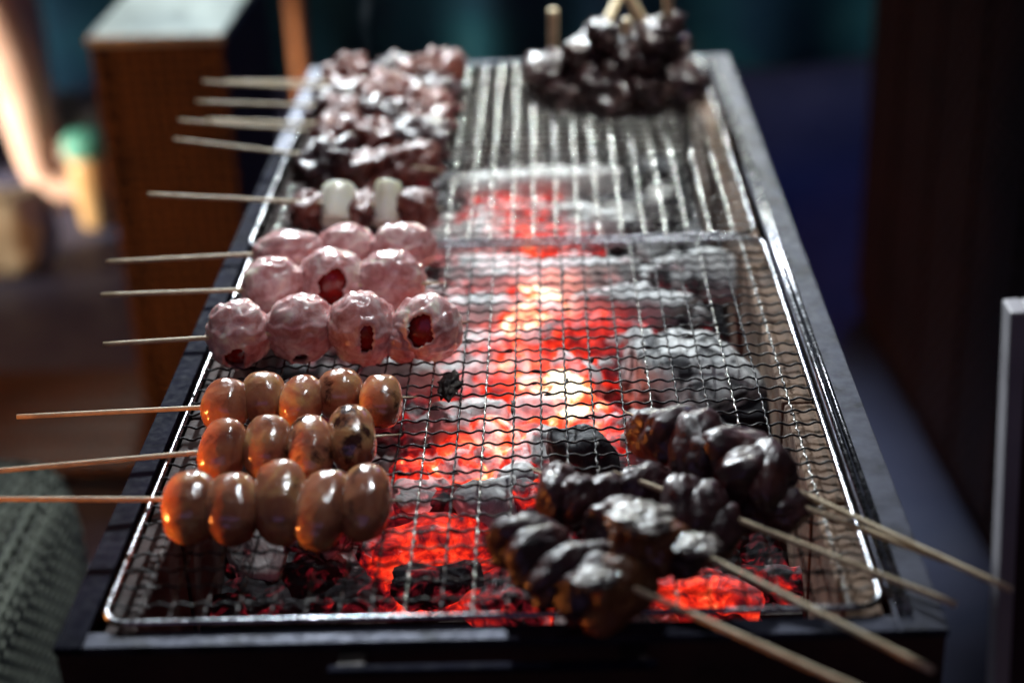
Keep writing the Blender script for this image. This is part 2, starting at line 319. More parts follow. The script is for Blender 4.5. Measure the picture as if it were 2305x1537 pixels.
def net(name, y0, z, label, seed, rr=0.0016, dx=0.0):
    root = thing(name, (dx, y0, z), label, 'grill net', 'wire nets on the grill')
    # frame loop with rounded corners
    pts = []; rc = 0.012; x0, x1, a0, a1 = -W2, W2, 0.0, NL-0.004
    for cx_, cy_, st in ((x1-rc, a0+rc, -90), (x1-rc, a1-rc, 0), (x0+rc, a1-rc, 90), (x0+rc, a0+rc, 180)):
        for k in range(9):
            t = R(st+90*k/8); pts.append((cx_+rc*math.cos(t), cy_+rc*math.sin(t), rr))
    P2 = []
    for i, p in enumerate(pts):        # subdivide the long sides
        q = pts[(i+1) % len(pts)]; P2.append(p)
        d = math.dist(p, q)
        if d > .05:
            for k in range(1, 12): P2.append(tuple(p[j]+(q[j]-p[j])*k/12 for j in range(3)))
    link('frame', tube('net_frame', P2, rr, 12, cyclic=True), MT['chrome'], root)
    nc, nr = 23, 31
    rnd = random.Random(seed)
    cw = [crimp(NL-0.006, nr, 0.00068 if y0 < .1 else 0.0008, 0.00050, p, 1, 1) for p in range(5)]
    rw = [crimp(2*W2-0.002, nc, 0.00072, 0.00062, p, 1, 0) for p in range(5)]
    for i in range(1, nc):
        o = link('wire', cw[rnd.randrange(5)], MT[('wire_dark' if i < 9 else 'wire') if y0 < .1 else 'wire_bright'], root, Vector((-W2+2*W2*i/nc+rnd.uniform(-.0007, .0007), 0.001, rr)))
        o.rotation_euler = (0, 0, rnd.uniform(-.0022, .0022))
    for j in range(1, nr):
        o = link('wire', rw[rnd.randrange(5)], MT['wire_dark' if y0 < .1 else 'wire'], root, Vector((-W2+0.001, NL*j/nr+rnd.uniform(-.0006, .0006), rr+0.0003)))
        o.rotation_euler = (0, 0, rnd.uniform(-.003, .003))
    V0, F0 = ico(1); VV = []; FF = []
    for q in range(150):
        if rnd.random() < .5: x = -W2+2*W2*rnd.randint(1, nc-1)/nc; y = rnd.uniform(.01, NL-.02); sc3 = (.0011, rnd.uniform(.0015, .005), .0011)
        else: y = NL*rnd.randint(1, nr-1)/nr; x = rnd.uniform(-.17, .17); sc3 = (rnd.uniform(.0015, .006), .0010, .0010)
        b_ = len(VV)
        for v in V0: VV.append(v*np.array(sc3)*(1+.5*rnd.uniform(-1, 1))+np.array((x, y, rr-.0002)))
        FF += [[i+b_ for i in f] for f in F0]
    o = link('burnt_residue', mesh('burnt_residue', VV, FF), MT['blackbar'], root); o['kind'] = 'stuff'
    return root
net('wire_net', 0.0, 0.0005, 'nearer crimped wire net over the red glowing coals, carrying the sausage skewers', 1)
n2_ = net('wire_net', NL+0.003, 0.0015, 'farther crimped wire net, blurred, with the dark meat pile at its back corner', 2, dx=-0.004)
NET = 0.0045

# ------------------------------------------------------------------ charcoal
HOT = []       # (x, y, radius, gain)
def hot(px, py, rpx, g, z=-0.055):
    P = at(px, py, z); s = ppm(P); HOT.append((P.x, P.y, rpx/s, g))
for h in ((1225, 700, 75, .62), (1190, 760, 70, .30), (1180, 860, 90, .28), (1300, 940, 75, .55), (1240, 930, 90, .30), (1130, 1030, 70, .52), (1000, 1060, 90, .22),
          (1180, 600, 110, .16), (1130, 480, 150, .12), (1330, 760, 110, .22), (940, 1090, 70, .25), (1400, 1010, 70, .30), (1150, 780, 60, .2),
          (960, 1230, 130, .25), (1070, 1200, 70, .12), (1090, 1370, 50, .25), (850, 900, 80, .0), (1450, 680, 60, .14), (1540, 665, 30, .28),
          (1560, 1350, 90, .34), (1750, 1310, 120, .10), (1100, 870, 160, .14), (1030, 730, 120, .05), (1260, 1380, 60, .3), (900, 1240, 60, .12),
          (1260, 480, 60, .08), (1340, 460, 40, .1), (1130, 900, 200, .08), (1130, 620, 200, .12), (1060, 1050, 160, .06), (1150, 480, 120, .10), (1000, 760, 140, .14), (1150, 570, 180, .12), (1320, 610, 150, .10), (1230, 700, 40, .22), (1290, 940, 45, .06), (900, 1100, 90, .06), (600, 1180, 260, -.06)): hot(*h)
def heat_at(x, y, base):
    h = base
    for hx, hy, r, g in HOT:
        d = ((x-hx)**2+(y-hy)**2/1.6)/(r*r*1.0)
        if d < 6: h += g*math.exp(-d)
    return h
def coal(P, L, Wd, H, ang, base=0.30, ash=0.35, seed=0, tilt=0.0, level=4, label=None, group=None, facets=14):
    rnd = random.Random(seed); V, Fc = ico(level)
    N = []
    for _ in range(facets):
        v = np.array([rnd.gauss(0, 1), rnd.gauss(0, 1), rnd.gauss(0, 1)]); v /= np.linalg.norm(v); N.append((v, rnd.uniform(.72, 1.0)))
    for v in ((1, 0, 0), (-1, 0, 0), (0, 1, 0), (0, -1, 0), (0, 0, 1), (0, 0, -1)):
        v = np.array(v)+np.array([rnd.uniform(-.18, .18) for _ in range(3)]); v /= np.linalg.norm(v); N.append((v, rnd.uniform(.78, .98)))
    r = np.full(len(V), 1.25)
    for n, d in N:
        dp = V@n; rr = np.where(dp > 0.05, d/np.maximum(dp, .05), 9); r = np.minimum(r, rr)
    Pn = V*r[:, None]*np.array([L/2, Wd/2, H/2])
    rot = np.array(Matrix.Rotation(ang, 3, 'Z') @ Matrix.Rotation(tilt, 3, 'Y'))
    so = rnd.uniform(0, 50)
    out = []; ht = []; ah = []
    for p, d in zip(Pn, V):
        q = Vector(p*42)+Vector((so, so, so)); f = noise.fractal(q, 0.9, 2.1, 4)
        # end-grain cracks: thin grooves across the log
        g = abs(noise.noise(Vector((p[0]*70+so, p[1]*16, p[2]*16))))
        gr = -0.0022*max(0, 1-g/0.04)
        p = p+d*(f*0.0042+gr)
        p = rot@p; out.append(p)
        h = heat_at(P[0]+p[0], P[1]+p[1], base)+(0.10 if gr < 0 and base > .2 else 0)-0.05*max(0, p[2]/max(H, .001))*2
        ht.append(h); ah.append(ash)
    me = mesh('charcoal', out, Fc)
    for nm, arr in (('ember_heat', ht), ('ash_cover', ah)):
        a_ = me.attributes.new(nm, 'FLOAT', 'POINT'); a_.data.foreach_set('value', np.array(arr, dtype=np.float32))
    o = link('charcoal', me, MT['coal'], None, Vector(P))
    return tag(o, label, 'charcoal', group)
def coalpx(px, py, z, lpx, wpx, H, angdeg, **kw):
    P = at(px, py, z); s = ppm(P)
    return coal(P, lpx/s, wpx/s, H, R(angdeg), **kw)
key = [
 # px, py, z, length px, width px, height, angle, base, ash, label
 (1545, 850, -0.045, 300, 330, 0.050, 20, .00, .42, 'large grey green charcoal lump with pale dusty face, right of the fire'),
 (1660, 930, -0.062, 230, 180, 0.040, -10, .00, .0, 'jet black charcoal lump just below the large grey green one'),
 (1320, 1045, -0.030, 190, 130, 0.042, -28, .02, .0, 'shiny black angular charcoal lump behind the front meat skewers'),
 (1100, 1125, -0.045, 190, 110, 0.034, 12, .06, .75, 'white ash covered lump left of the front meat skewers'),
 (985, 1155, -0.058, 240, 70, 0.032, 12, .12, .1, 'dark purple black charcoal stick lying beside the white ash lump'),
 (960, 1225, -0.060, 380, 110, 0.036, 20, .30, .22, 'red glowing charcoal log running diagonally near the front of the net'),
 (985, 1320, -0.066, 260, 80, 0.032, 14, .10, .05, 'blue black unlit charcoal stick nearest the front rim'),
 (1150, 1365, -0.060, 220, 120, 0.036, -6, .22, .25, 'purple pink glowing charcoal block touching the front rim'),
 (900, 860, -0.050, 240, 140, 0.040, 8, .00, .62, 'pale grey green charcoal lump right behind the sausage skewers'),
 (1185, 800, -0.058, 150, 420, 0.040, 0, .40, .18, 'long orange glowing charcoal in the hottest part of the fire'),
 (1060, 820, -0.052, 260, 300, 0.040, 30, .30, .38, 'pink red charcoal under ash left of the hottest coal'),
 (1330, 760, -0.050, 330, 110, 0.036, -20, .40, .12, 'bright red charcoal stick slanting right of the yellow flame spot'),
 (1400, 830, -0.060, 150, 200, 0.034, 40, .42, .10, 'dark red charcoal wedge touching the grey green lump'),
 (1290, 950, -0.058, 330, 170, 0.036, -16, .40, .20, 'white hot charcoal near the centre of the near net'),
 (1060, 960, -0.048, 230, 130, 0.036, -4, .22, .62, 'ash grey charcoal cushion left of the white hot coal'),
 (1120, 1040, -0.060, 330, 120, 0.034, 6, .42, .12, 'orange white glowing charcoal just behind the ash lump'),
 (1380, 1010, -0.062, 240, 110, 0.034, -8, .38, .25, 'red charcoal stick partly under the front meat skewers'),
 (1420, 690, -0.045, 320, 110, 0.034, -14, .20, .60, 'ash grey charcoal log with red end behind the bright red stick'),
 (1560, 620, -0.045, 260, 130, 0.040, -6, .04, .78, 'white ashen lump near the right end of the net divider'),
 (1330, 620, -0.048, 260, 130, 0.036, 10, .26, .55, 'ash and red charcoal just in front of the net divider'),
 (1100, 630, -0.048, 300, 140, 0.036, -8, .26, .60, 'large pink ash charcoal behind the meat wrapped skewers'),
 (1060, 720, -0.050, 240, 110, 0.034, 4, .22, .62, 'flat ash grey charcoal right beside the wrapped skewer tips'),
 (1200, 425, -0.035, 420, 70, 0.034, -2, .04, .95, 'long white ashen log across the far end of the fire'),
 (1140, 490, -0.050, 300, 110, 0.034, 6, .34, .35, 'red charcoal in front of the long white ashen log'),
 (1330, 500, -0.050, 260, 100, 0.034, -16, .16, .62, 'grey charcoal with red spots right under the far net bars'),
 (1040, 560, -0.052, 220, 90, 0.034, 0, .26, .55, 'pink ash lump left of the red patch under the net divider'),
 (1250, 560, -0.055, 220, 100, 0.034, 0, .34, .30, 'red charcoal lump straight under the net divider'),
 (1560, 1340, -0.070, 330, 110, 0.030, -6, .42, .0, 'dull red charcoal under the front right skewer sticks'),
 (1780, 1310, -0.080, 300, 120, 0.024, -6, .30, .0, 'dark red charcoal in the front right corner of the grill'),
]
for i, (px, py, z, l, wd, H, an, base, ash, lab) in enumerate(key):
    coalpx(px, py, z, l, wd, H, an, base=base, ash=ash, seed=100+i, label=lab, tilt=random.uniform(-.08, .08))
rf = random.Random(5)
k = 0
for j in range(15):
    for i in range(7):
        x = -0.145+0.045*i+rf.uniform(-.01, .01); y = 0.10+0.052*j+rf.uniform(-.012, .012)
        if (i == 0 and j < 2) or (j < 2 and x < -0.02) or (j == 0 and x < 0.0): continue
        k += 1
        ashv = 0.35+0.2*rf.uniform(-1, 1) if y < .56 and x < .1 else 0.02  # ash left out at back and right, dark colour in place of shade
        base = 0.22 if y < .5 and x < .10 else (0.12 if y < .6 else 0.02)
        if x < .02 and y < .19: ashv = 0.0
        zone = ('beneath the sausage skewers' if x < -.03 and y < .27 else 'beneath the wrapped meat skewers' if x < -.03 and y < .45 else 'beneath the front right meat skewers' if x > .05 and y < .17
                else 'beside the right hand brick wall' if x > .10 and y < .45 else 'in the middle of the glowing fire' if y < .45 else 'beneath the back left meat skewers' if x < -.03
                else 'under the heap at the back right' if y > .72 else 'under the bare middle of the far net')
        look = 'small red glowing' if base > .2 else 'small ash dusted' if base > .1 else 'small grey unlit'
        coal((x, y, -0.082+rf.uniform(-.006, .006)), rf.uniform(.045, .07), rf.uniform(.03, .045), rf.uniform(.026, .036), rf.uniform(-1.5, 1.5), base=base, ash=ashv, seed=300+k, level=3, tilt=rf.uniform(-.2, .2),
             label=look+' lower charcoal '+zone, group=look+' charcoal pieces '+zone)
rm = random.Random(77); MB_ = 0
for q in range(120):
    px = rm.uniform(900, 1640); py = rm.uniform(420, 1130); 
    if px > 1480 and rm.random() < .55: continue
    z = rm.uniform(-.056, -.040); wd = rm.uniform(.018, .030)
    Pq = at(px, py, z)
    if Pq.x < -.14 or Pq.x > .15: continue
    far = py < 560; right = px > 1420
    zone = 'just beyond the net divider' if far else 'at the right edge of the fire' if right else 'in the left part of the fire' if px < 1130 else 'in the hot middle of the fire'
    Lq = rm.uniform(.026, .046); aq = rm.uniform(.15, .62)
    lk = ('long' if Lq/wd > 1.6 else 'stubby')+(' pale ashen' if aq > .46 else ' ash streaked' if aq > .30 else ' bare')
    coal(Pq, Lq, wd, rm.uniform(.014, .022), rm.uniform(-1.6, 1.6), base=.10 if right else (.30 if not far else .24), ash=aq, seed=900+q, level=3, tilt=rm.uniform(-.3, .3),
         label=lk+' ember chunk on top '+zone, group=lk+' ember chunks on top '+zone)
# the ash and crumb layer on the floor
gx, gy = 90, 210; V = []; Fc = []; ht = []; ah = []
for j in range(gy+1):
    for i in range(gx+1):
        x = -0.167+0.332*i/gx; y = 0.10+0.775*j/gy
        z = -0.100+0.012*noise.fractal(Vector((x*30, y*30, 3)), .8, 2, 5)-0.03*math.exp(-((y-.10)/.02)**2)
        V.append((x, y, z)); ht.append(heat_at(x, y, .22 if y < .5 else .04)); ah.append(0.0 if (y < .19 or y > .54 or x > .11) else .35)  # bed kept bare of ash at the back, darkness put into colour
for j in range(gy):
    for i in range(gx):
        a_ = j*(gx+1)+i; Fc.append((a_, a_+1, a_+gx+2, a_+gx+1))
me = mesh('ember_bed', V, Fc)
for nm, arr in (('ember_heat', ht), ('ash_cover', ah)):
    q = me.attributes.new(nm, 'FLOAT', 'POINT'); q.data.foreach_set('value', np.array(arr, dtype=np.float32))
tag(link('ember_bed', me, MT['coal']), 'bed of ash and glowing crumbs beneath the charcoal pieces', 'embers', kind='stuff')

# ------------------------------------------------------------------ food
def blob_mesh(name, ax, rot, seed, amp=0.08, freq=1.6, level=4, power=2.0, fn=None, octv=4):
    V, Fc = ico(level); so = seed*3.71; out = []
    ax = np.array(ax); rot = np.array(rot)
    if power != 2.0:
        r = (np.abs(V)**power).sum(1)**(-1/power)
    else: r = np.ones(len(V))
    for d, rr in zip(V, r):
        n = noise.fractal(Vector(d*freq)+Vector((so, -so, so*.5)), .9, 2.0, octv)
        k = rr*(1+amp*n)
        if fn: k *= fn(d)
        out.append(rot@(d*k*ax))
    return mesh(name, out, Fc)
def skewer(tip, end, z_tip, z_end, label, group, cat='skewer', name='skewer', r=0.0014, kink=0.0):
    """tip, end are picture points of the sharp tip and of the handle end"""
    A = at(tip[0], tip[1], z_tip) if len(tip) == 2 else Vector(tip)
    B = at(end[0], end[1], z_end) if len(end) == 2 else Vector(end)
    root = thing(name, (A+B)/2, label, cat, group)
    c = (A+B)/2; n = 18; pts = []; tp = []
    u = (B-A).normalized()
    for i in range(n+1):
        t = i/n; p = A.lerp(B, t)-c; p.z += kink*math.sin(math.pi*t); pts.append(p); tp.append(min(1, .12+t*9))
    link('stick', tube('stick', pts, r, 10, taper=tp), MT['stick'], root)
    return root, A, B, c
def place(root, c, name, P, me, m):
    return link(name, me, m, root, Vector(P)-c)
def piece_axes(wpx, hpx, P, lean, amin=None):
    s = ppm(P); a = wpx/2/s; H = hpx/2/s
    al = math.asin(min(1, (CP[2]-P[2])/np.linalg.norm(np.array(P)-CP)))+lean
    b = math.sqrt(max(H*H-(a*math.cos(al))**2, (a*.5)**2))/math.sin(al)
    return a, max(b, a*.95)

sg = 'sausage skewers on the near net'
rows = [
 # label, tip, handle, pieces (px,py,w,h,char)
 ('front skewer of five small plump sausages, its first one lit orange', (905, 1125), (-330, 1122), [(428, 1141, 118, 150, .0), (524, 1144, 116, 156, .0), (632, 1130, 118, 178, .05), (726, 1146, 112, 178, .12), (822, 1130, 110, 160, .10)]),
 ('middle sausage skewer of four, the last sausage tall and charred brown', (905, 977), (-300, 1086), [(502, 1014, 104, 146, .05), (603, 1006, 100, 136, .05), (699, 1010, 98, 142, .30), (792, 984, 102, 146, .32)]),
 ('rear sausage skewer of five shiny small sausages with a blackened tip', (940, 893), (38, 938), [(508, 914, 98, 116, .0), (594, 896, 96, 122, .0), (680, 905, 94, 124, .05), (768, 888, 100, 112, .15), (858, 902, 96, 120, .25)]),
]
for ri, (lab, tip, end, ps) in enumerate(rows):
    zc = 0.0165
    root, A, B, c = skewer(tip, end, zc, zc+.004, lab, sg)
    for i, (px, py, wp, hp, ch) in enumerate(ps):
        P = at(px, py, zc); lean = R(20)+R(random.uniform(-5, 5))
        a, b = piece_axes(wp*random.uniform(.96, 1.05), hp*random.uniform(.95, 1.06), P, lean)
        rot = Matrix.Rotation(R(random.uniform(-11, 11)), 3, 'Z') @ Matrix.Rotation(lean, 3, 'X')
        k1 = random.uniform(-1, 1)
        me = blob_mesh('sausage', (a*1.05, b*1.02, a*1.0), rot, ri*10+i+1, .045, 1.2, 5, 2.35, fn=lambda d: 1-.035*max(0, 1-abs(abs(d[1])-.80)/.10)*(.5+.5*noise.noise(Vector(d*6))))
        o = place(root, c, 'sausage', P, me, MT['sausage']); o['char'] = ch+.13+random.uniform(0, .1)
# thin-meat wraps around a red filling
def wrap(root, c, px, py, wp, hp, z, seed, hole=None, hr=0.5, long=1.0, hel=1.0):
    P = at(px, py, z); s = ppm(P); a = wp/2/s*1.08; b = hp/2/s*long*1.08
    V, Fc = ico(5); rnd = random.Random(seed); so = seed*2.3
    sd = np.array([rnd.uniform(-.4, .4), rnd.uniform(-.3, .3), 1]); sd /= np.linalg.norm(sd)
    sd2 = np.array([rnd.uniform(.4, 1), rnd.uniform(-.6, .6), rnd.uniform(-.3, .3)]); sd2 /= np.linalg.norm(sd2)
    hd = None
    if hole is not None: hd = np.array(hole, float); hd /= np.linalg.norm(hd); hx_ = np.cross(hd, np.array([.25, .1, 1.0])); hx_ /= np.linalg.norm(hx_)
    out = []; keep = np.ones(len(V), bool)
    for i, d in enumerate(V):
        nf = noise.fractal(Vector(d*1.2)+Vector((so, so, so)), 1.1, 2.0, 3)
        n3 = noise.noise(Vector(d*2.2)+Vector((so, 3, so)))
        k = 1+0.075*nf
        for dd, h in ((sd, .070), (sd2, .035)):            # edges where one turn of the slice laps over the next
            q = float(d@dd)*2.3+.55*n3
            fr = q-math.floor(q)
            k += h*(fr if fr < .9 else (1-fr)*9)-h*.5
        k += .008*math.sin(9*float(d@sd2)+4*n3)
        if hd is not None:
            dq = d.copy(); dq = dq+1.3*float(dq@hx_)*hx_; dq /= np.linalg.norm(dq); ang = math.acos(max(-1, min(1, float(dq@hd)))); lim = hr*(1+.45*noise.noise(Vector(d*2.6)+Vector((so, so, 0))))
            if ang < lim: keep[i] = False
            elif ang < lim+.35: k += .05*math.sin((ang-lim)/.35*math.pi)
        out.append(d*k*np.array([a, b, b*hel]))
    Fk = [f for f in Fc if all(keep[v] for v in f)] if hd is not None else Fc
    o = place(root, c, 'meat_wrap', P, mesh('meat_wrap', out, Fk), MT['bacon'])
    if hd is not None:
        so_ = o.modifiers.new('thick', 'SOLIDIFY'); so_.thickness = 0.0016; so_.offset = -1
        place(root, c, 'filling', P, blob_mesh('filling', (a*.86, b*.86, b*.86*hel), np.eye(3), seed, .03, 1.4, 4), MT['tomato'])
wg = 'skewers of wrapped meat rolls'
r_, A, B, c = skewer((1055, 724), (232, 775), .0215, .024, 'nearest skewer of four meat wrapped balls with red filling showing', wg)
wrap(r_, c, 537, 752, 138, 142, .0205, 11, (-.05, -.9, -.6), .55)
wrap(r_, c, 676, 738, 156, 142, .0205, 12, (.0, -.9, -.9), .32)
wrap(r_, c, 816, 738, 148, 158, .0215, 13, (.28, -1.1, .15), .36)
wrap(r_, c, 906, 772, 76, 84, .0140, 17)
wrap(r_, c, 963, 738, 146, 140, .0205, 14, (-.15, -1, .35), .62)
r_, A, B, c = skewer((1010, 636), (228, 664), .0215, .024, 'second skewer of three pale meat rolls, the middle one with a dark red opening', wg)
wrap(r_, c, 616, 645, 138, 128, .021, 21)
wrap(r_, c, 750, 632, 146, 136, .021, 22, (.05, -1.2, .1), .64)
wrap(r_, c, 882, 630, 142, 128, .021, 23)
r_, A, B, c = skewer((985, 550), (240, 590), .0205, .022, 'third skewer of three pinkish meat rolls partly hidden, the last with pale yellow folds', wg)
wrap(r_, c, 655, 572, 158, 104, .019, 31, hel=.95)
wrap(r_, c, 782, 555, 124, 100, .020, 32)
wrap(r_, c, 908, 560, 140, 112, .020, 33)
# leek and meat
r_, A, B, c = skewer((1000, 470), (333, 438), .018, .036, 'single skewer of dark meat and two white leek pieces', 'leek and meat skewer')
def chunk(root, c, name, px, py, wp, hp, z, seed, m, amp=.22, zs=1.0, lean=0.0, rotz=0.0, level=4, freq=1.7, power=2.6):
    P = at(px, py, z); s = ppm(P); a = wp/2/s
    a_, b = piece_axes(wp, hp, P, lean)
    rot = Matrix.Rotation(rotz, 3, 'Z') @ Matrix.Rotation(lean, 3, 'X')
    return place(root, c, name, P, blob_mesh(name, (a, b*.92, a*.9*zs), rot, seed, amp, freq, level, power, octv=2 if m == MT['meat'] else 3), m)
chunk(r_, c, 'meat_piece', 697, 472, 84, 86, .017, 41, MT['redmeat'], .25)
chunk(r_, c, 'meat_piece', 818, 470, 66, 84, .017, 42, MT['redmeat'], .25)
chunk(r_, c, 'meat_piece', 938, 470, 92, 90, .017, 43, MT['redmeat'], .25)
def leek(px, py, wp, hp, lean, seed):
    P = at(px, py, .021); s = ppm(P); r = wp/2/s*1.02; L = hp/s*.50; n = 24; V = []; Fc = []
    prof = [(-L, r*.70), (-L, r*.93), (-L*.93, r), (-L*.3, r*1.02), (L*.4, r*.99), (L*.93, r), (L, r*.93), (L, r*.70), (L*.86, r*.62), (L*.9, r*.34), (L*.96, r*.12)]
    for (yy, rr) in prof:
        for k in range(n):
            t = 2*math.pi*k/n; q = rr*(1+.22*noise.noise(Vector((math.cos(t)*1.2+seed, math.sin(t)*1.2, yy*40)))); V.append((q*math.cos(t), yy, q*math.sin(t)))
    for i in range(len(prof)-1):
        for k in range(n): Fc.append((i*n+k, i*n+(k+1) % n, (i+1)*n+(k+1) % n, (i+1)*n+k))
    Fc.append(tuple(range(n))[::-1]); Fc.append(tuple((len(prof)-1)*n+k for k in range(n)))
    rot = Matrix.Rotation(lean, 3, 'X'); V = [rot @ Vector(v) for v in V]
    place(r_, c, 'leek_piece', P, mesh('leek_piece', V, Fc), MT['leek'])
leek(760, 464, 72, 92, R(38), 1); leek(872, 460, 62, 98, R(50), 2)
# blurred dark meat skewers at the back left
bg_ = 'dark meat skewers at the back left of the grill'
brow = [
 ('glossy dark meat skewer just behind the leek skewer', (1000, 385), (393, 315), [(745, 372, 120, 104), (840, 376, 112, 100), (930, 374, 110, 96)], .030),
 ('dark meat skewer whose stick lies lowest of the paired sticks', (1000, 318), (403, 272), [(760, 316, 110, 78), (855, 320, 104, 80), (944, 316, 98, 80)], .036),
 ('dark meat skewer with an orange lit stick crossing its neighbour', (998, 288), (462, 270), [(770, 284, 104, 70), (862, 280, 100, 72), (950, 282, 92, 74)], .036),
 ('red brown meat skewer with a pale tipped stick, fourth from the leek skewer', (1005, 248), (443, 230), [(775, 246, 100, 64), (866, 240, 98, 66), (955, 244, 92, 66)], .036),
 ('meat skewer whose stick slopes down across the farther one', (1012, 215), (457, 185), [(780, 210, 98, 56), (872, 205, 96, 58), (962, 210, 94, 58)], .034),
 ('farthest meat skewer of the left hand rows, at the back rim', (1020, 188), (508, 184), [(785, 178, 96, 50), (880, 174, 92, 50), (975, 180, 92, 56)], .030),
]
for i, (lab, tip, end, ps, ze) in enumerate(brow):
    r_, A, B, c = skewer(tip, end, .018, ze, lab, bg_)
    for j, (px, py, wp, hp) in enumerate(ps):
        chunk(r_, c, 'meat_piece', px+random.uniform(-8, 8), py+random.uniform(-5, 5), wp*random.uniform(.9, 1.2), hp*random.uniform(.85, 1.15), .016, 50+i*5+j, MT['redmeat'] if (i+j) % 3 else MT['meat'], .5, rotz=random.uniform(-.8, .8), level=4, freq=2.1, zs=random.uniform(.7, 1.1))
# dark glazed meat at the front right
fg = 'dark glazed meat skewers at the front right of the grill'
def meatskewer(lab, tip, end, zt, ze, pieces, r=.0015):
    r_, A, B, c = skewer(tip, end, zt, ze, lab, fg, r=r)
    u = (B-A); u.z = 0; az = math.atan2(u.y, u.x)
    more = []
    for q0, q1 in zip(pieces, pieces[1:]):
        more += [q0]+([tuple((q0[k]+q1[k])/2 for k in range(5))+(0, q0[6], q0[7])] if (int(q0[0])*7) % 3 else [])
    more.append(pieces[-1])
    for j, (px, py, wp, hp, z, rz, m, zs) in enumerate(more):
        rn = random.Random(int(px*7+py)); P = at(px+rn.uniform(-9, 9), py+rn.uniform(-12, 12), z); sz = (wp+hp)/2/ppm(P)/2*rn.uniform(1.05, 1.30)
        rot = Matrix.Rotation(az+R(rn.uniform(-40, 40)), 3, 'Z') @ Matrix.Rotation(R(rn.uniform(-40, 5)), 3, 'Y') @ Matrix.Rotation(R(rn.uniform(-30, 30)), 3, 'X')
        so = rn.uniform(0, 40)
        fn = lambda d: 1+.16*noise.noise(Vector((d[1]*1.6+so, d[2]*1.6, d[0]*.6)))+.05*noise.noise(Vector(d*4.2)+Vector((so, 0, so)))
        place(r_, c, 'meat_piece', P, blob_mesh('meat_piece', (sz*rn.uniform(.48, .72), sz*1.06, sz*.76*zs), rot, int(px) % 41, .07, 1.6, 5, 2.5, fn=fn, octv=3), MT[m])
    return r_, c
def hash_(s): return sum(ord(ch) for ch in s) % 97
meatskewer('topmost dark meat skewer, its stick reaching farthest right over the rim', (1405, 925), (2277, 1327), .020, .018,
  [(1492, 985, 124, 150, .022, 20, 'meat', 1), (1572, 1008, 140, 172, .025, 25, 'meat', 1), (1655, 1046, 150, 170, .024, 30, 'meat', 1), (1728, 1102, 140, 160, .022, 30, 'meat', 1)])
meatskewer('dark meat skewer tucked beneath the topmost one with its stick nearly alongside', (1540, 1040), (2130, 1262), .016, .014,
  [(1640, 1130, 150, 150, .012, 30, 'meat', .8), (1770, 1150, 120, 112, .012, 35, 'meat', .8)])
meatskewer('dark meat skewer with a dull stick passing below the paired sticks', (1380, 1060), (2152, 1360), .030, .012,
  [(1440, 1096, 150, 120, .020, 20, 'meat', .9), (1535, 1150, 170, 150, .024, 25, 'meat', 1), (1620, 1206, 130, 140, .016, 30, 'meat', .9)])
r_, c = meatskewer('meat skewer with a brown cut piece topped by painted sheen, stick crossing the front rim', (1190, 1050), (2100, 1508), .022, .022,
  [(1262, 1120, 170, 150, .024, 10, 'meat', 1), (1345, 1140, 110, 120, .022, 15, 'meat', 1), (1432, 1222, 156, 150, .026, 20, 'browncut', 1.05), (1545, 1260, 110, 110, .020, 30, 'meat', .8)])
for (px, py, wp, hp, z) in ((1440, 1168, 140, 44, .042), (1568, 1226, 100, 40, .030)):
    chunk(r_, c, 'sheen_cap', px, py, wp, hp+24, z, px % 17, MT['sheen'], .3, zs=.28, rotz=R(-12), level=5, freq=2.5)  # flat cap shaped and coloured as a highlight
r_, c = meatskewer('nearest dark meat skewer by the front rim, its stick leaving the picture below', (1105, 1180), (2010, 1585), .022, .026,
  [(1180, 1235, 160, 170, .022, 10, 'meat', 1), (1270, 1290, 160, 150, .022, 15, 'meat', .9), (1390, 1345, 190, 130, .018, 15, 'browncut', .9), (1330, 1262, 110, 90, .028, 0, 'meat', .7)])
for (px, py, wp, hp, z) in ((1342, 1300, 90, 34, .036),):
    chunk(r_, c, 'sheen_cap', px, py, wp, hp+24, z, 5, MT['sheen'], .3, zs=.3, rotz=R(25), level=5, freq=2.5)
# dark meat pile at the back right, sticks away from the camera
pg = 'dark meat skewers heaped at the back right corner'
MT['heapmeat'] = simple('grey_brown_grilled_meat', [(0.28, (0.010, 0.004, 0.006)), (0.5, (0.035, 0.014, 0.014)), (0.72, (0.16, 0.10, 0.085))], 50, (0.18, 0.5), 0.0, 0.7, 0.0012, 150, 6, coat=0.1, per_obj=True)
pile = [
 ('leftmost skewer of the back right heap, its pale stick upright above white glossy meat', (1245, 130), (1245, 22), .030, .075, [(1230, 165, 100, 90, .020), (1262, 205, 96, 76, .012), (1240, 150, 84, 50, .030)]),
 ('heap skewer whose stick leans right toward the crossing point', (1352, 78), (1420, -60), .062, .10, [(1330, 180, 110, 100, .022), (1325, 110, 90, 90, .046), (1355, 70, 66, 66, .066)]),
 ('heap skewer whose stick leans left toward the crossing point', (1468, 85), (1385, -60), .060, .12, [(1450, 190, 120, 100, .020), (1440, 120, 110, 96, .046), (1470, 75, 84, 76, .066)]),
 ('rightmost heap skewer with an upright stick at the top', (1505, 75), (1503, -60), .064, .12, [(1522, 180, 118, 104, .022), (1508, 110, 96, 96, .044), (1505, 55, 66, 60, .07)]),
 ('heap skewer with only a short pale stick end showing between the others', (1410, 115), (1410, 45), .048, .080, [(1385, 205, 130, 90, .014), (1400, 150, 110, 90, .034), (1412, 105, 90, 60, .05)]),
]
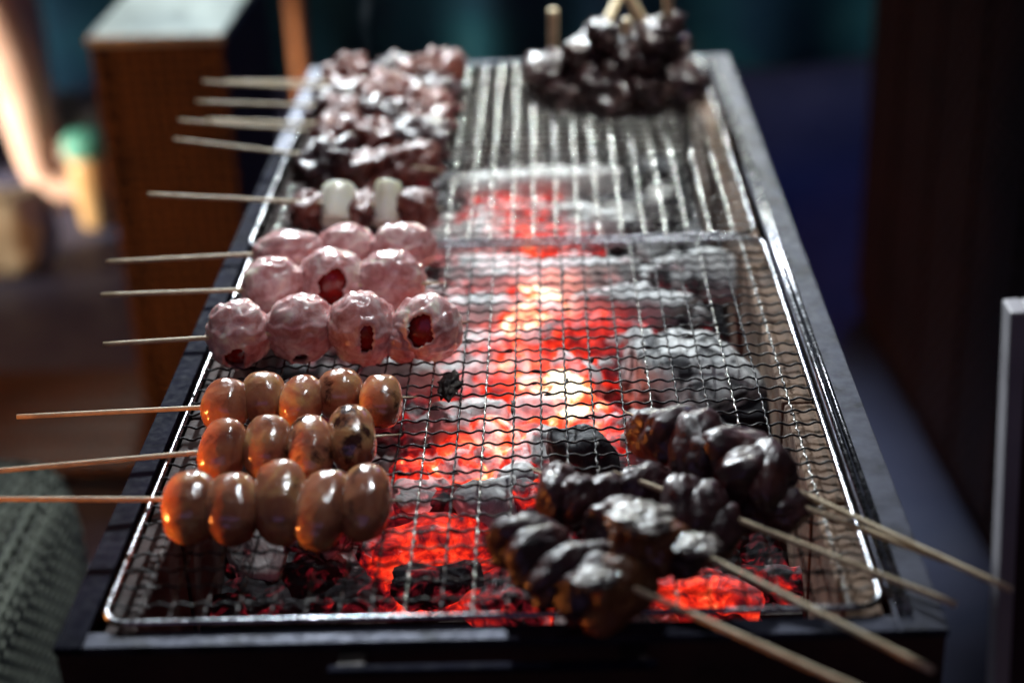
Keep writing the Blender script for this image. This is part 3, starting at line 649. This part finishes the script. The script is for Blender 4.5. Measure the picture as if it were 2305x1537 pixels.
for i, (lab, tip, end, zt, ze, ps) in enumerate(pile):
    r_, A, B, c = skewer(tip, end, zt, ze, lab, pg, r=.0042 if i < 4 else .004)
    for j, (px, py, wp, hp, z) in enumerate(ps):
        chunk(r_, c, 'meat_piece', px, py+4, wp*.9, hp*.86, z, 90+i*4+j, MT['heapmeat'], .34, rotz=random.uniform(-.6, .6), level=4, freq=2.2)
#
P = at(1010, 868, .003)
me = blob_mesh('burnt_scrap', (.0062, .0130, .004), np.eye(3), 3, .75, 1.5, 4)
tag(link('burnt_scrap', me, MT['blackbar'], None, P), 'burnt black food scrap stuck to the wire net right of the sausages', 'food scrap')

# ------------------------------------------------------------------ surroundings
FL = -0.75
MT['floor'] = simple('worn_concrete', [(0.3, (0.03, 0.034, 0.075)), (0.55, (0.06, 0.068, 0.13)), (0.75, (0.12, 0.125, 0.17))], 2.2, (0.5, 0.85), 0.0, 0.4, 0.004, 30, 8)
me = mesh('ground', [(-15, -8, FL), (15, -8, FL), (15, 20, FL), (-15, 20, FL)], [(0, 1, 2, 3)], False)
tag(link('ground', me, MT['floor']), 'dark worn concrete ground', kind='structure')
MT['tarp'] = simple('teal_tarpaulin', [(0.3, (0.008, 0.02, 0.07)), (0.6, (0.012, 0.08, 0.12)), (0.8, (0.04, 0.16, 0.20))], 3.0, (0.35, 0.6), 0.0, 0.2, 0.002, 40)
V = []; Fc = []; n = 160
for i in range(n+1):
    x = -3.2+6.4*i/n; f = .03*math.sin(x*17+1.3*math.sin(x*3))+.02*noise.noise(Vector((x*4, 0, 0)))
    for k_, z in enumerate((FL+.01, -.2, .4, 1.6)): V.append((x, 3.35+f*(1-.15*k_), z))
for i in range(n):
    for k_ in range(3): a_ = i*4+k_; Fc.append((a_, a_+4, a_+5, a_+1))
o = link('tarpaulin', mesh('tarpaulin', V, Fc), MT['tarp']); tag(o, 'dark teal tarpaulin hanging in folds behind the grill', 'tarpaulin')
so_ = o.modifiers.new('thick', 'SOLIDIFY'); so_.thickness = .003
def woven(name, lo, hi, cell, rough=.6):
    m, t, b = mat(name); tc = nd(t, 'ShaderNodeTexCoord'); ck = nd(t, 'ShaderNodeTexChecker'); ck.inputs['Scale'].default_value = 1/cell
    t.links.new(tc.outputs['Object'], ck.inputs['Vector'])
    wv = nd(t, 'ShaderNodeTexWave', wave_type='BANDS', bands_direction='X'); wv.inputs['Scale'].default_value = .314/cell/1.0; wv.inputs['Distortion'].default_value = .6
    wz = nd(t, 'ShaderNodeTexWave', wave_type='BANDS', bands_direction='Z'); wz.inputs['Scale'].default_value = .314/cell/1.0; wz.inputs['Distortion'].default_value = .6
    for q in (wv, wz): t.links.new(tc.outputs['Object'], q.inputs['Vector'])
    mx = nd(t, 'ShaderNodeMix'); t.links.new(ck.outputs['Fac'], mx.inputs[0]); t.links.new(wv.outputs['Fac'], mx.inputs[2]); t.links.new(wz.outputs['Fac'], mx.inputs[3])
    n = noise_n(t, 9, 5); ml = nd(t, 'ShaderNodeMath', operation='MULTIPLY_ADD'); ml.inputs[1].default_value = .6
    t.links.new(mx.outputs[0], ml.inputs[0]); t.links.new(n, ml.inputs[2])
    t.links.new(ramp(t, ml.outputs[0], [(0.45, lo), (1.0, hi)]), b.inputs['Base Color'])
    b.inputs['Roughness'].default_value = rough; bump(t, b, mx.outputs[0], .9, cell*.4); return m
# tall brown cabinet, left
MT['cab'] = woven('brown_rattan', (0.004, 0.0015, 0.001), (0.095, 0.038, 0.011), .015)
MT['cabtop'] = simple('bright_metal_top', [(0.3, (0.25, 0.27, 0.28)), (0.7, (0.5, 0.52, 0.5))], 8, (0.3, 0.5), 0.6, 0.2, 0.001, 40)
b0 = at(310, 1040, FL); yc = b0.y
tl = aty(200, 78, yc); tr = aty(498, 76, yc)
cw_ = tr.x-tl.x; zt = (tl.z+tr.z)/2
cab = thing('cabinet', ((tl.x+tr.x)/2, yc, FL), 'tall narrow brown rattan pedestal with a pale metal top, left of the grill', 'cabinet')
h = zt-FL
link('cabinet_body', box_mesh('cabinet_body', [(-cw_/2, cw_/2, 0, .36, 0.02, h-.014)], .004), MT['cab'], cab)
link('cabinet_top', box_mesh('cabinet_top', [(-cw_/2-.004, cw_/2+.004, -.006, .366, h-.0135, h)], .003), MT['cabtop'], cab)
for x in (-cw_/2+.008, cw_/2-.008):
    link('corner_post', box_mesh('corner_post', [(x-.010, x+.010, -.005, .010, .021, h-.0145)], .003), MT['cab'], cab)
link('plinth', box_mesh('plinth', [(-cw_/2-.02, cw_/2+.02, -.02, .38, 0, .0195)], .003), MT['body'], cab)
# brown board on the ground, lower left
P0 = at(-60, 835, FL+.10); P1 = at(-60, 1055, FL+.10)
crate = thing('bench', ((P0.x+at(420, 900, FL+.1).x)/2, (P0.y+P1.y)/2, FL), 'low brown plank bench in front of the cabinet at the left edge', 'bench')
bw = .80; bd = (P0.y-P1.y)
for i in range(4):
    y = -bd/2+bd*i/4
    link('plank', box_mesh('plank', [(-bw/2, bw/2, y+.003, y+bd/4-.003, .085, .10)], .002), MT['cab'], crate)
for x in (-bw/2+.04, bw/2-.04):
    link('leg', box_mesh('leg', [(x-.02, x+.02, -bd/2+.01, bd/2-.01, 0, .0845)], .002), MT['body'], crate)
# orange brown pole behind
pb = aty(676, 186, 3.0); pp = aty(668, 0, 3.0)
MT['pole'] = simple('orange_brown_wood', [(0.3, (0.22, 0.07, 0.02)), (0.7, (0.40, 0.15, 0.045))], 20, (0.5, 0.7), 0, .2, .001)
o = link('pole', tube('pole', [(0, 0, z*.1) for z in range(0, 24)], .019, 14), MT['pole'], None, Vector(((pb.x+pp.x)/2, 3.0, FL)))
tag(o, 'slim orange brown wooden pole standing behind the grill', 'pole')
# dark stall counter, right
c0 = at(1932, 705, FL); c1 = at(2235, 1250, FL)
MT['dark'] = woven('dark_rattan', (0.006, 0.003, 0.004), (0.05, 0.022, 0.02), .016)
dv = (c1-c0); dv.z = 0; Ld = dv.length*1.5; dv.normalize(); nn = Vector((dv.y, -dv.x, 0))
if nn.x < 0: nn = -nn
ct = thing('stall_counter', c0, 'dark brown stall counter standing on the ground to the right of the grill', 'counter')
ang = math.atan2(dv.y, dv.x); ct.rotation_euler = (0, 0, ang)
sgn = 1 if (Matrix.Rotation(-ang, 3, 'Z') @ nn).y > 0 else -1
ys = sorted((0, sgn*.9))
link('counter_body', box_mesh('counter_body', [(0, Ld, ys[0], ys[1], 0, .95)], .006), MT['dark'], ct)
link('counter_top', box_mesh('counter_top', [(-.03, Ld+.03, ys[0]-.03, ys[1]+.03, .9505, .985)], .004), MT['dark'], ct)
npn = 6
for i in range(npn):
    y_ = -sgn*.009
    link('panel', box_mesh('panel', [(.01+Ld*i/npn, Ld*(i+1)/npn-.01, min(y_, -sgn*.001), max(y_, -sgn*.001), .04, .93)], .002), MT['dark'], ct)
# grey framed panel at the right edge
yq = 0.42
t0 = aty(2262, 705, yq); t1 = aty(2228, 1500, yq)
MT['greyframe'] = simple('grey_painted_frame', [(0.3, (0.28, 0.26, 0.28)), (0.7, (0.38, 0.36, 0.38))], 12, (0.45, 0.6), .0, .15, .001)
MT['maroon'] = simple('maroon_board', [(0.3, (0.02, 0.003, 0.006)), (0.7, (0.05, 0.006, 0.012))], 6, (0.5, 0.7), 0, .1, .001)
lean_ = -math.atan((t1.x-t0.x)/(t0.z-t1.z)); bx_ = t0.x+math.tan(-lean_)*(t0.z-FL)
brd = thing('sign_stand', (bx_+.22, yq, FL+.02), 'grey framed dark maroon board leaning slightly at the right edge', 'board')
brd.rotation_euler = (0, lean_, 0)
zt_ = t0.z-FL; pw = .012; hw = .22
link('frame_post', box_mesh('frame_post', [(-hw, -hw+pw, -.012, .012, 0, zt_)], .002), MT['greyframe'], brd)
link('frame_post', box_mesh('frame_post', [(hw-pw, hw, -.012, .012, 0, zt_)], .002), MT['greyframe'], brd)
link('frame_rail', box_mesh('frame_rail', [(-hw+pw, hw-pw, -.0115, .0115, zt_-.05, zt_-.0005)], .002), MT['greyframe'], brd)
link('frame_rail', box_mesh('frame_rail', [(-hw+pw, hw-pw, -.0115, .0115, .08, .12)], .002), MT['greyframe'], brd)
link('board', box_mesh('board', [(-hw+pw, hw-pw, -.004, .004, .12, zt_-.05)]), MT['maroon'], brd)
# woven stool, lower left
MT['woven'] = woven('grey_green_woven', (0.010, 0.014, 0.011), (0.34, 0.38, 0.31), .0085, .5)
sp = at(30, 1110, -.22)
st = thing('woven_stool', (sp.x-.10, sp.y-.12, FL), 'grey green woven stool with a rounded top at the lower left corner', 'stool')
hh = -.22-FL
V, Fc = ico(5)
def rb(ax, p=5):
    r = (np.abs(V)**p).sum(1)**(-1/p); return V*r[:, None]*np.array(ax)
SH = rb((.13, .22, hh/2-.012), 9)
link('woven_body', mesh('woven_body', SH, Fc), MT['woven'], st, Vector((0, 0, hh/2+.012)))
for x in (-.09, .09):
    for y in (-.17, .17):
        link('foot', box_mesh('foot', [(x-.012, x+.012, y-.012, y+.012, 0, .03)], .002), MT['body'], st)
# things on the ground, far left
MT['cream'] = simple('cream_plastic', [(0.3, (0.45, 0.42, 0.30)), (0.7, (0.62, 0.60, 0.45))], 8, (0.4, 0.6), 0, .3, .004, 20)
MT['tan'] = simple('tan_plastic', [(0.3, (0.62, 0.38, 0.16)), (0.7, (0.75, 0.50, 0.24))], 8, (0.3, 0.5), 0, .1, .001)
MT['teal'] = simple('teal_plastic', [(0.3, (0.10, 0.42, 0.33)), (0.7, (0.18, 0.60, 0.48))], 8, (0.3, 0.5), 0, .1, .001)
MT['greycloth'] = simple('grey_cloth', [(0.3, (0.14, 0.15, 0.14)), (0.7, (0.30, 0.31, 0.28))], 20, (0.7, 0.9), 0, .4, .003)
def lathe(name, prof, n=28):
    V = [(r*math.cos(2*math.pi*k/n), r*math.sin(2*math.pi*k/n), z) for (r, z) in prof for k in range(n)]
    Fc = [(i*n+k, i*n+(k+1) % n, (i+1)*n+(k+1) % n, (i+1)*n+k) for i in range(len(prof)-1) for k in range(n)]
    Fc.append(tuple(range(n))[::-1]); Fc.append(tuple((len(prof)-1)*n+k for k in range(n)))
    return mesh(name, V, Fc)
bt = at(225, 505, FL)
jug = thing('bottle', bt, 'tan plastic bottle with a teal lid on the ground left of the cabinet', 'bottle')
link('bottle_body', lathe('bottle_body', [(.030, 0), (.034, .004), (.038, .06), (.043, .115), (.043, .135), (.036, .148), (.030, .152)]), MT['tan'], jug)
link('lid', lathe('lid', [(.046, .1525), (.048, .156), (.048, .180), (.040, .192), (.02, .197)]), MT['teal'], jug)
cb = at(40, 610, FL)
me = blob_mesh('cream_bag', (.085, .075, .085), np.eye(3), 8, .18, 1.6, 4, 2.6)
tag(link('cream_bag', me, MT['cream'], None, cb+Vector((0, 0, .082))), 'soft cream bag slumped on the ground at the left edge', 'bag')
gb = at(165, 330, FL)
me = blob_mesh('grey_bundle', (.07, .06, .05), np.eye(3), 9, .25, 1.8, 4, 2.4)
tag(link('grey_bundle', me, MT['greycloth'], None, gb+Vector((0, 0.1, .047))), 'crumpled grey cloth bundle on the ground beside the bare legs', 'cloth')

# seated person at the far left: only the shins and feet reach into the picture
MT['skin'] = simple('skin', [(0.3, (0.56, 0.37, 0.29)), (0.7, (0.68, 0.48, 0.39))], 10, (0.4, 0.6), 0, .1, .001, sss=.2)
MT['shirt'] = simple('dark_shirt', [(0.3, (0.02, 0.02, 0.03)), (0.7, (0.05, 0.04, 0.05))], 10, (0.7, 0.9), 0, .3, .003)
MT['hair'] = simple('black_hair', [(0.3, (0.01, 0.008, 0.007)), (0.7, (0.03, 0.02, 0.02))], 60, (0.3, 0.5), 0, .5, .003)
def skin_obj(name, pts, edges, radii, m, parent, root=0, sub=2):
    me = bpy.data.meshes.new(name); me.from_pydata(pts, edges, []); o = link(name, me, m, parent)
    md = o.modifiers.new('skin', 'SKIN'); md.use_smooth_shade = True
    for i, r in enumerate(radii): me.skin_vertices[0].data[i].radius = (r, r) if isinstance(r, (int, float)) else r
    me.skin_vertices[0].data[root].use_root = True
    s = o.modifiers.new('sub', 'SUBSURF'); s.levels = sub; s.render_levels = sub
    return o
an = at(118, 362, FL+.06)
per = thing('person', (an.x-.46, an.y, FL), 'seated person with bare shins and sandals at the far left, dark clothes', 'person')
X = .42
P_ = [(0, 0, .50), (0, 0, .68), (0, 0, .88), (0, 0, .98), (.02, 0, 1.12),                    # pelvis, waist, chest, neck, head
      (0.03, -.09, .48), (X, -.10, .49), (X+.035, -.09, .28), (X+.04, -.09, .09), (X+.055, -.09, .04), (X+.20, -.10, .025),
      (0.03, .09, .48), (X-.04, .12, .49), (X-.03, .12, .28), (X-.03, .12, .09), (X-.01, .12, .04), (X+.12, .14, .025),
      (0, -.18, .92), (.10, -.24, .68), (.32, -.15, .57), (.38, -.13, .56),
      (0, .18, .92), (.10, .24, .68), (.30, .15, .57), (.36, .13, .56)]
E_ = [(0, 1), (1, 2), (2, 3), (3, 4), (0, 5), (5, 6), (6, 7), (7, 8), (8, 9), (9, 10), (0, 11), (11, 12), (12, 13), (13, 14), (14, 15), (15, 16),
      (2, 17), (17, 18), (18, 19), (19, 20), (2, 21), (21, 22), (22, 23), (23, 24)]
R_ = [.14, .13, .15, .055, (.085, .10), .09, .070, .068, .046, .046, .030, .09, .070, .068, .046, .046, .030, .055, .045, .034, .03, .055, .045, .034, .03]
skin_obj('body', P_, E_, R_, MT['skin'], per)
skin_obj('shirt', [(0, 0, .52), (0, 0, .68), (0, 0, .86), (0, 0, .95), (0, -.19, .91), (.06, -.23, .78), (0, .19, .91), (.06, .23, .78)],
         [(0, 1), (1, 2), (2, 3), (2, 4), (4, 5), (2, 6), (6, 7)], [.165, .155, .17, .075, .075, .06, .075, .06], MT['shirt'], per)
skin_obj('shorts', [(0, 0, .50), (.03, -.09, .48), (X-.08, -.10, .49), (.03, .09, .48), (X-.12, .12, .49)], [(0, 1), (1, 2), (0, 3), (3, 4)], [.16, .11, .09, .11, .09], MT['shirt'], per)
link('hair', blob_mesh('hair', (.112, .10, .10), np.eye(3), 4, .06, 2, 4), MT['hair'], per, Vector((-.005, 0, 1.17)))
for s, yy in ((-1, -.10), (1, .13)):
    xo = X+.05 if s < 0 else X-.02
    link('sandal', box_mesh('sandal', [(xo-.06, xo+.18, yy-.045, yy+.045, 0.0, .012)], .005), MT['body'], per)
    for (y2) in (-.14, -.12, -.10, -.08, -.06) if s < 0 else (.10, .12, .14, .16, .18): pass
for s in (-1, 1):                       # hands resting on the knees, five fingers each
    hx, hy, hz = (.39, -.13, .565) if s < 0 else (.37, .13, .565)
    pts = [(0, 0, 0), (.05, 0, .002)]; ed = [(0, 1)]; rd = [(.024, .014), (.034, .013)]
    for f in range(4):
        y0 = -.027+.018*f; ln = (.060, .072, .076, .066)[f]; b_ = len(pts)
        pts += [(.075, y0, .002), (.075+ln*.45, y0*1.1, .000), (.075+ln*.95, y0*1.15, -.026)]; ed += [(1, b_), (b_, b_+1), (b_+1, b_+2)]; rd += [.0095, .0085, .007]
    b_ = len(pts); pts += [(.03, -s*-.034, 0), (.06, -s*-.052, -.006), (.085, -s*-.055, -.016)]; ed += [(0, b_), (b_, b_+1), (b_+1, b_+2)]; rd += [.012, .0095, .008]
    o = skin_obj('hand', pts, ed, rd, MT['skin'], per); o.location = (hx, hy, hz)
stl = link('seat_stool', lathe('seat_stool', [(.13, 0), (.135, .01), (.11, .30), (.15, .32), (.155, .345), (.14, .36), (.02, .362)]), MT['dark'], None, Vector((an.x-.48, an.y, FL)))
tag(stl, 'dark round stool carrying the seated person at the far left', 'stool'); stl.name = 'stool'

# thin smoke rising behind the back left skewers
A_ = at(825, 150, 0.0); n = 26; V = []; Fc = []; m_ = 10
for i in range(n+1):
    t = i/n; r = .004+.022*t
    cx_ = -.055*t+.012*math.sin(t*7); cy_ = .03*t+.008*math.cos(t*5); z = .012+.5*t
    for k in range(m_): V.append((cx_+r*math.cos(2*math.pi*k/m_), cy_+r*.6*math.sin(2*math.pi*k/m_), z))
for i in range(n):
    for k in range(m_): Fc.append((i*m_+k, i*m_+(k+1) % m_, (i+1)*m_+(k+1) % m_, (i+1)*m_+k))
Fc.append(tuple(range(m_))[::-1]); Fc.append(tuple(n*m_+k for k in range(m_)))
sm = bpy.data.materials.new('smoke'); sm.use_nodes = True; t_ = sm.node_tree; t_.nodes.clear()
pv = t_.nodes.new('ShaderNodeVolumePrincipled'); ou = t_.nodes.new('ShaderNodeOutputMaterial'); t_.links.new(pv.outputs[0], ou.inputs['Volume'])
pv.inputs['Color'].default_value = (.75, .82, .9, 1)
nn_ = noise_n(t_, 26, 3, .5, 1.5); t_.links.new(ramp(t_, nn_, [(.42, 0.0), (.75, 1.0)]), (mm := t_.nodes.new('ShaderNodeMath')).inputs[0]); mm.operation = 'MULTIPLY'; mm.inputs[1].default_value = 9.0
t_.links.new(mm.outputs[0], pv.inputs['Density'])
tag(link('smoke_wisp', mesh('smoke_wisp', V, Fc), sm, None, A_), 'thin pale wisp of smoke rising behind the back left meat skewers', 'smoke', kind='stuff')
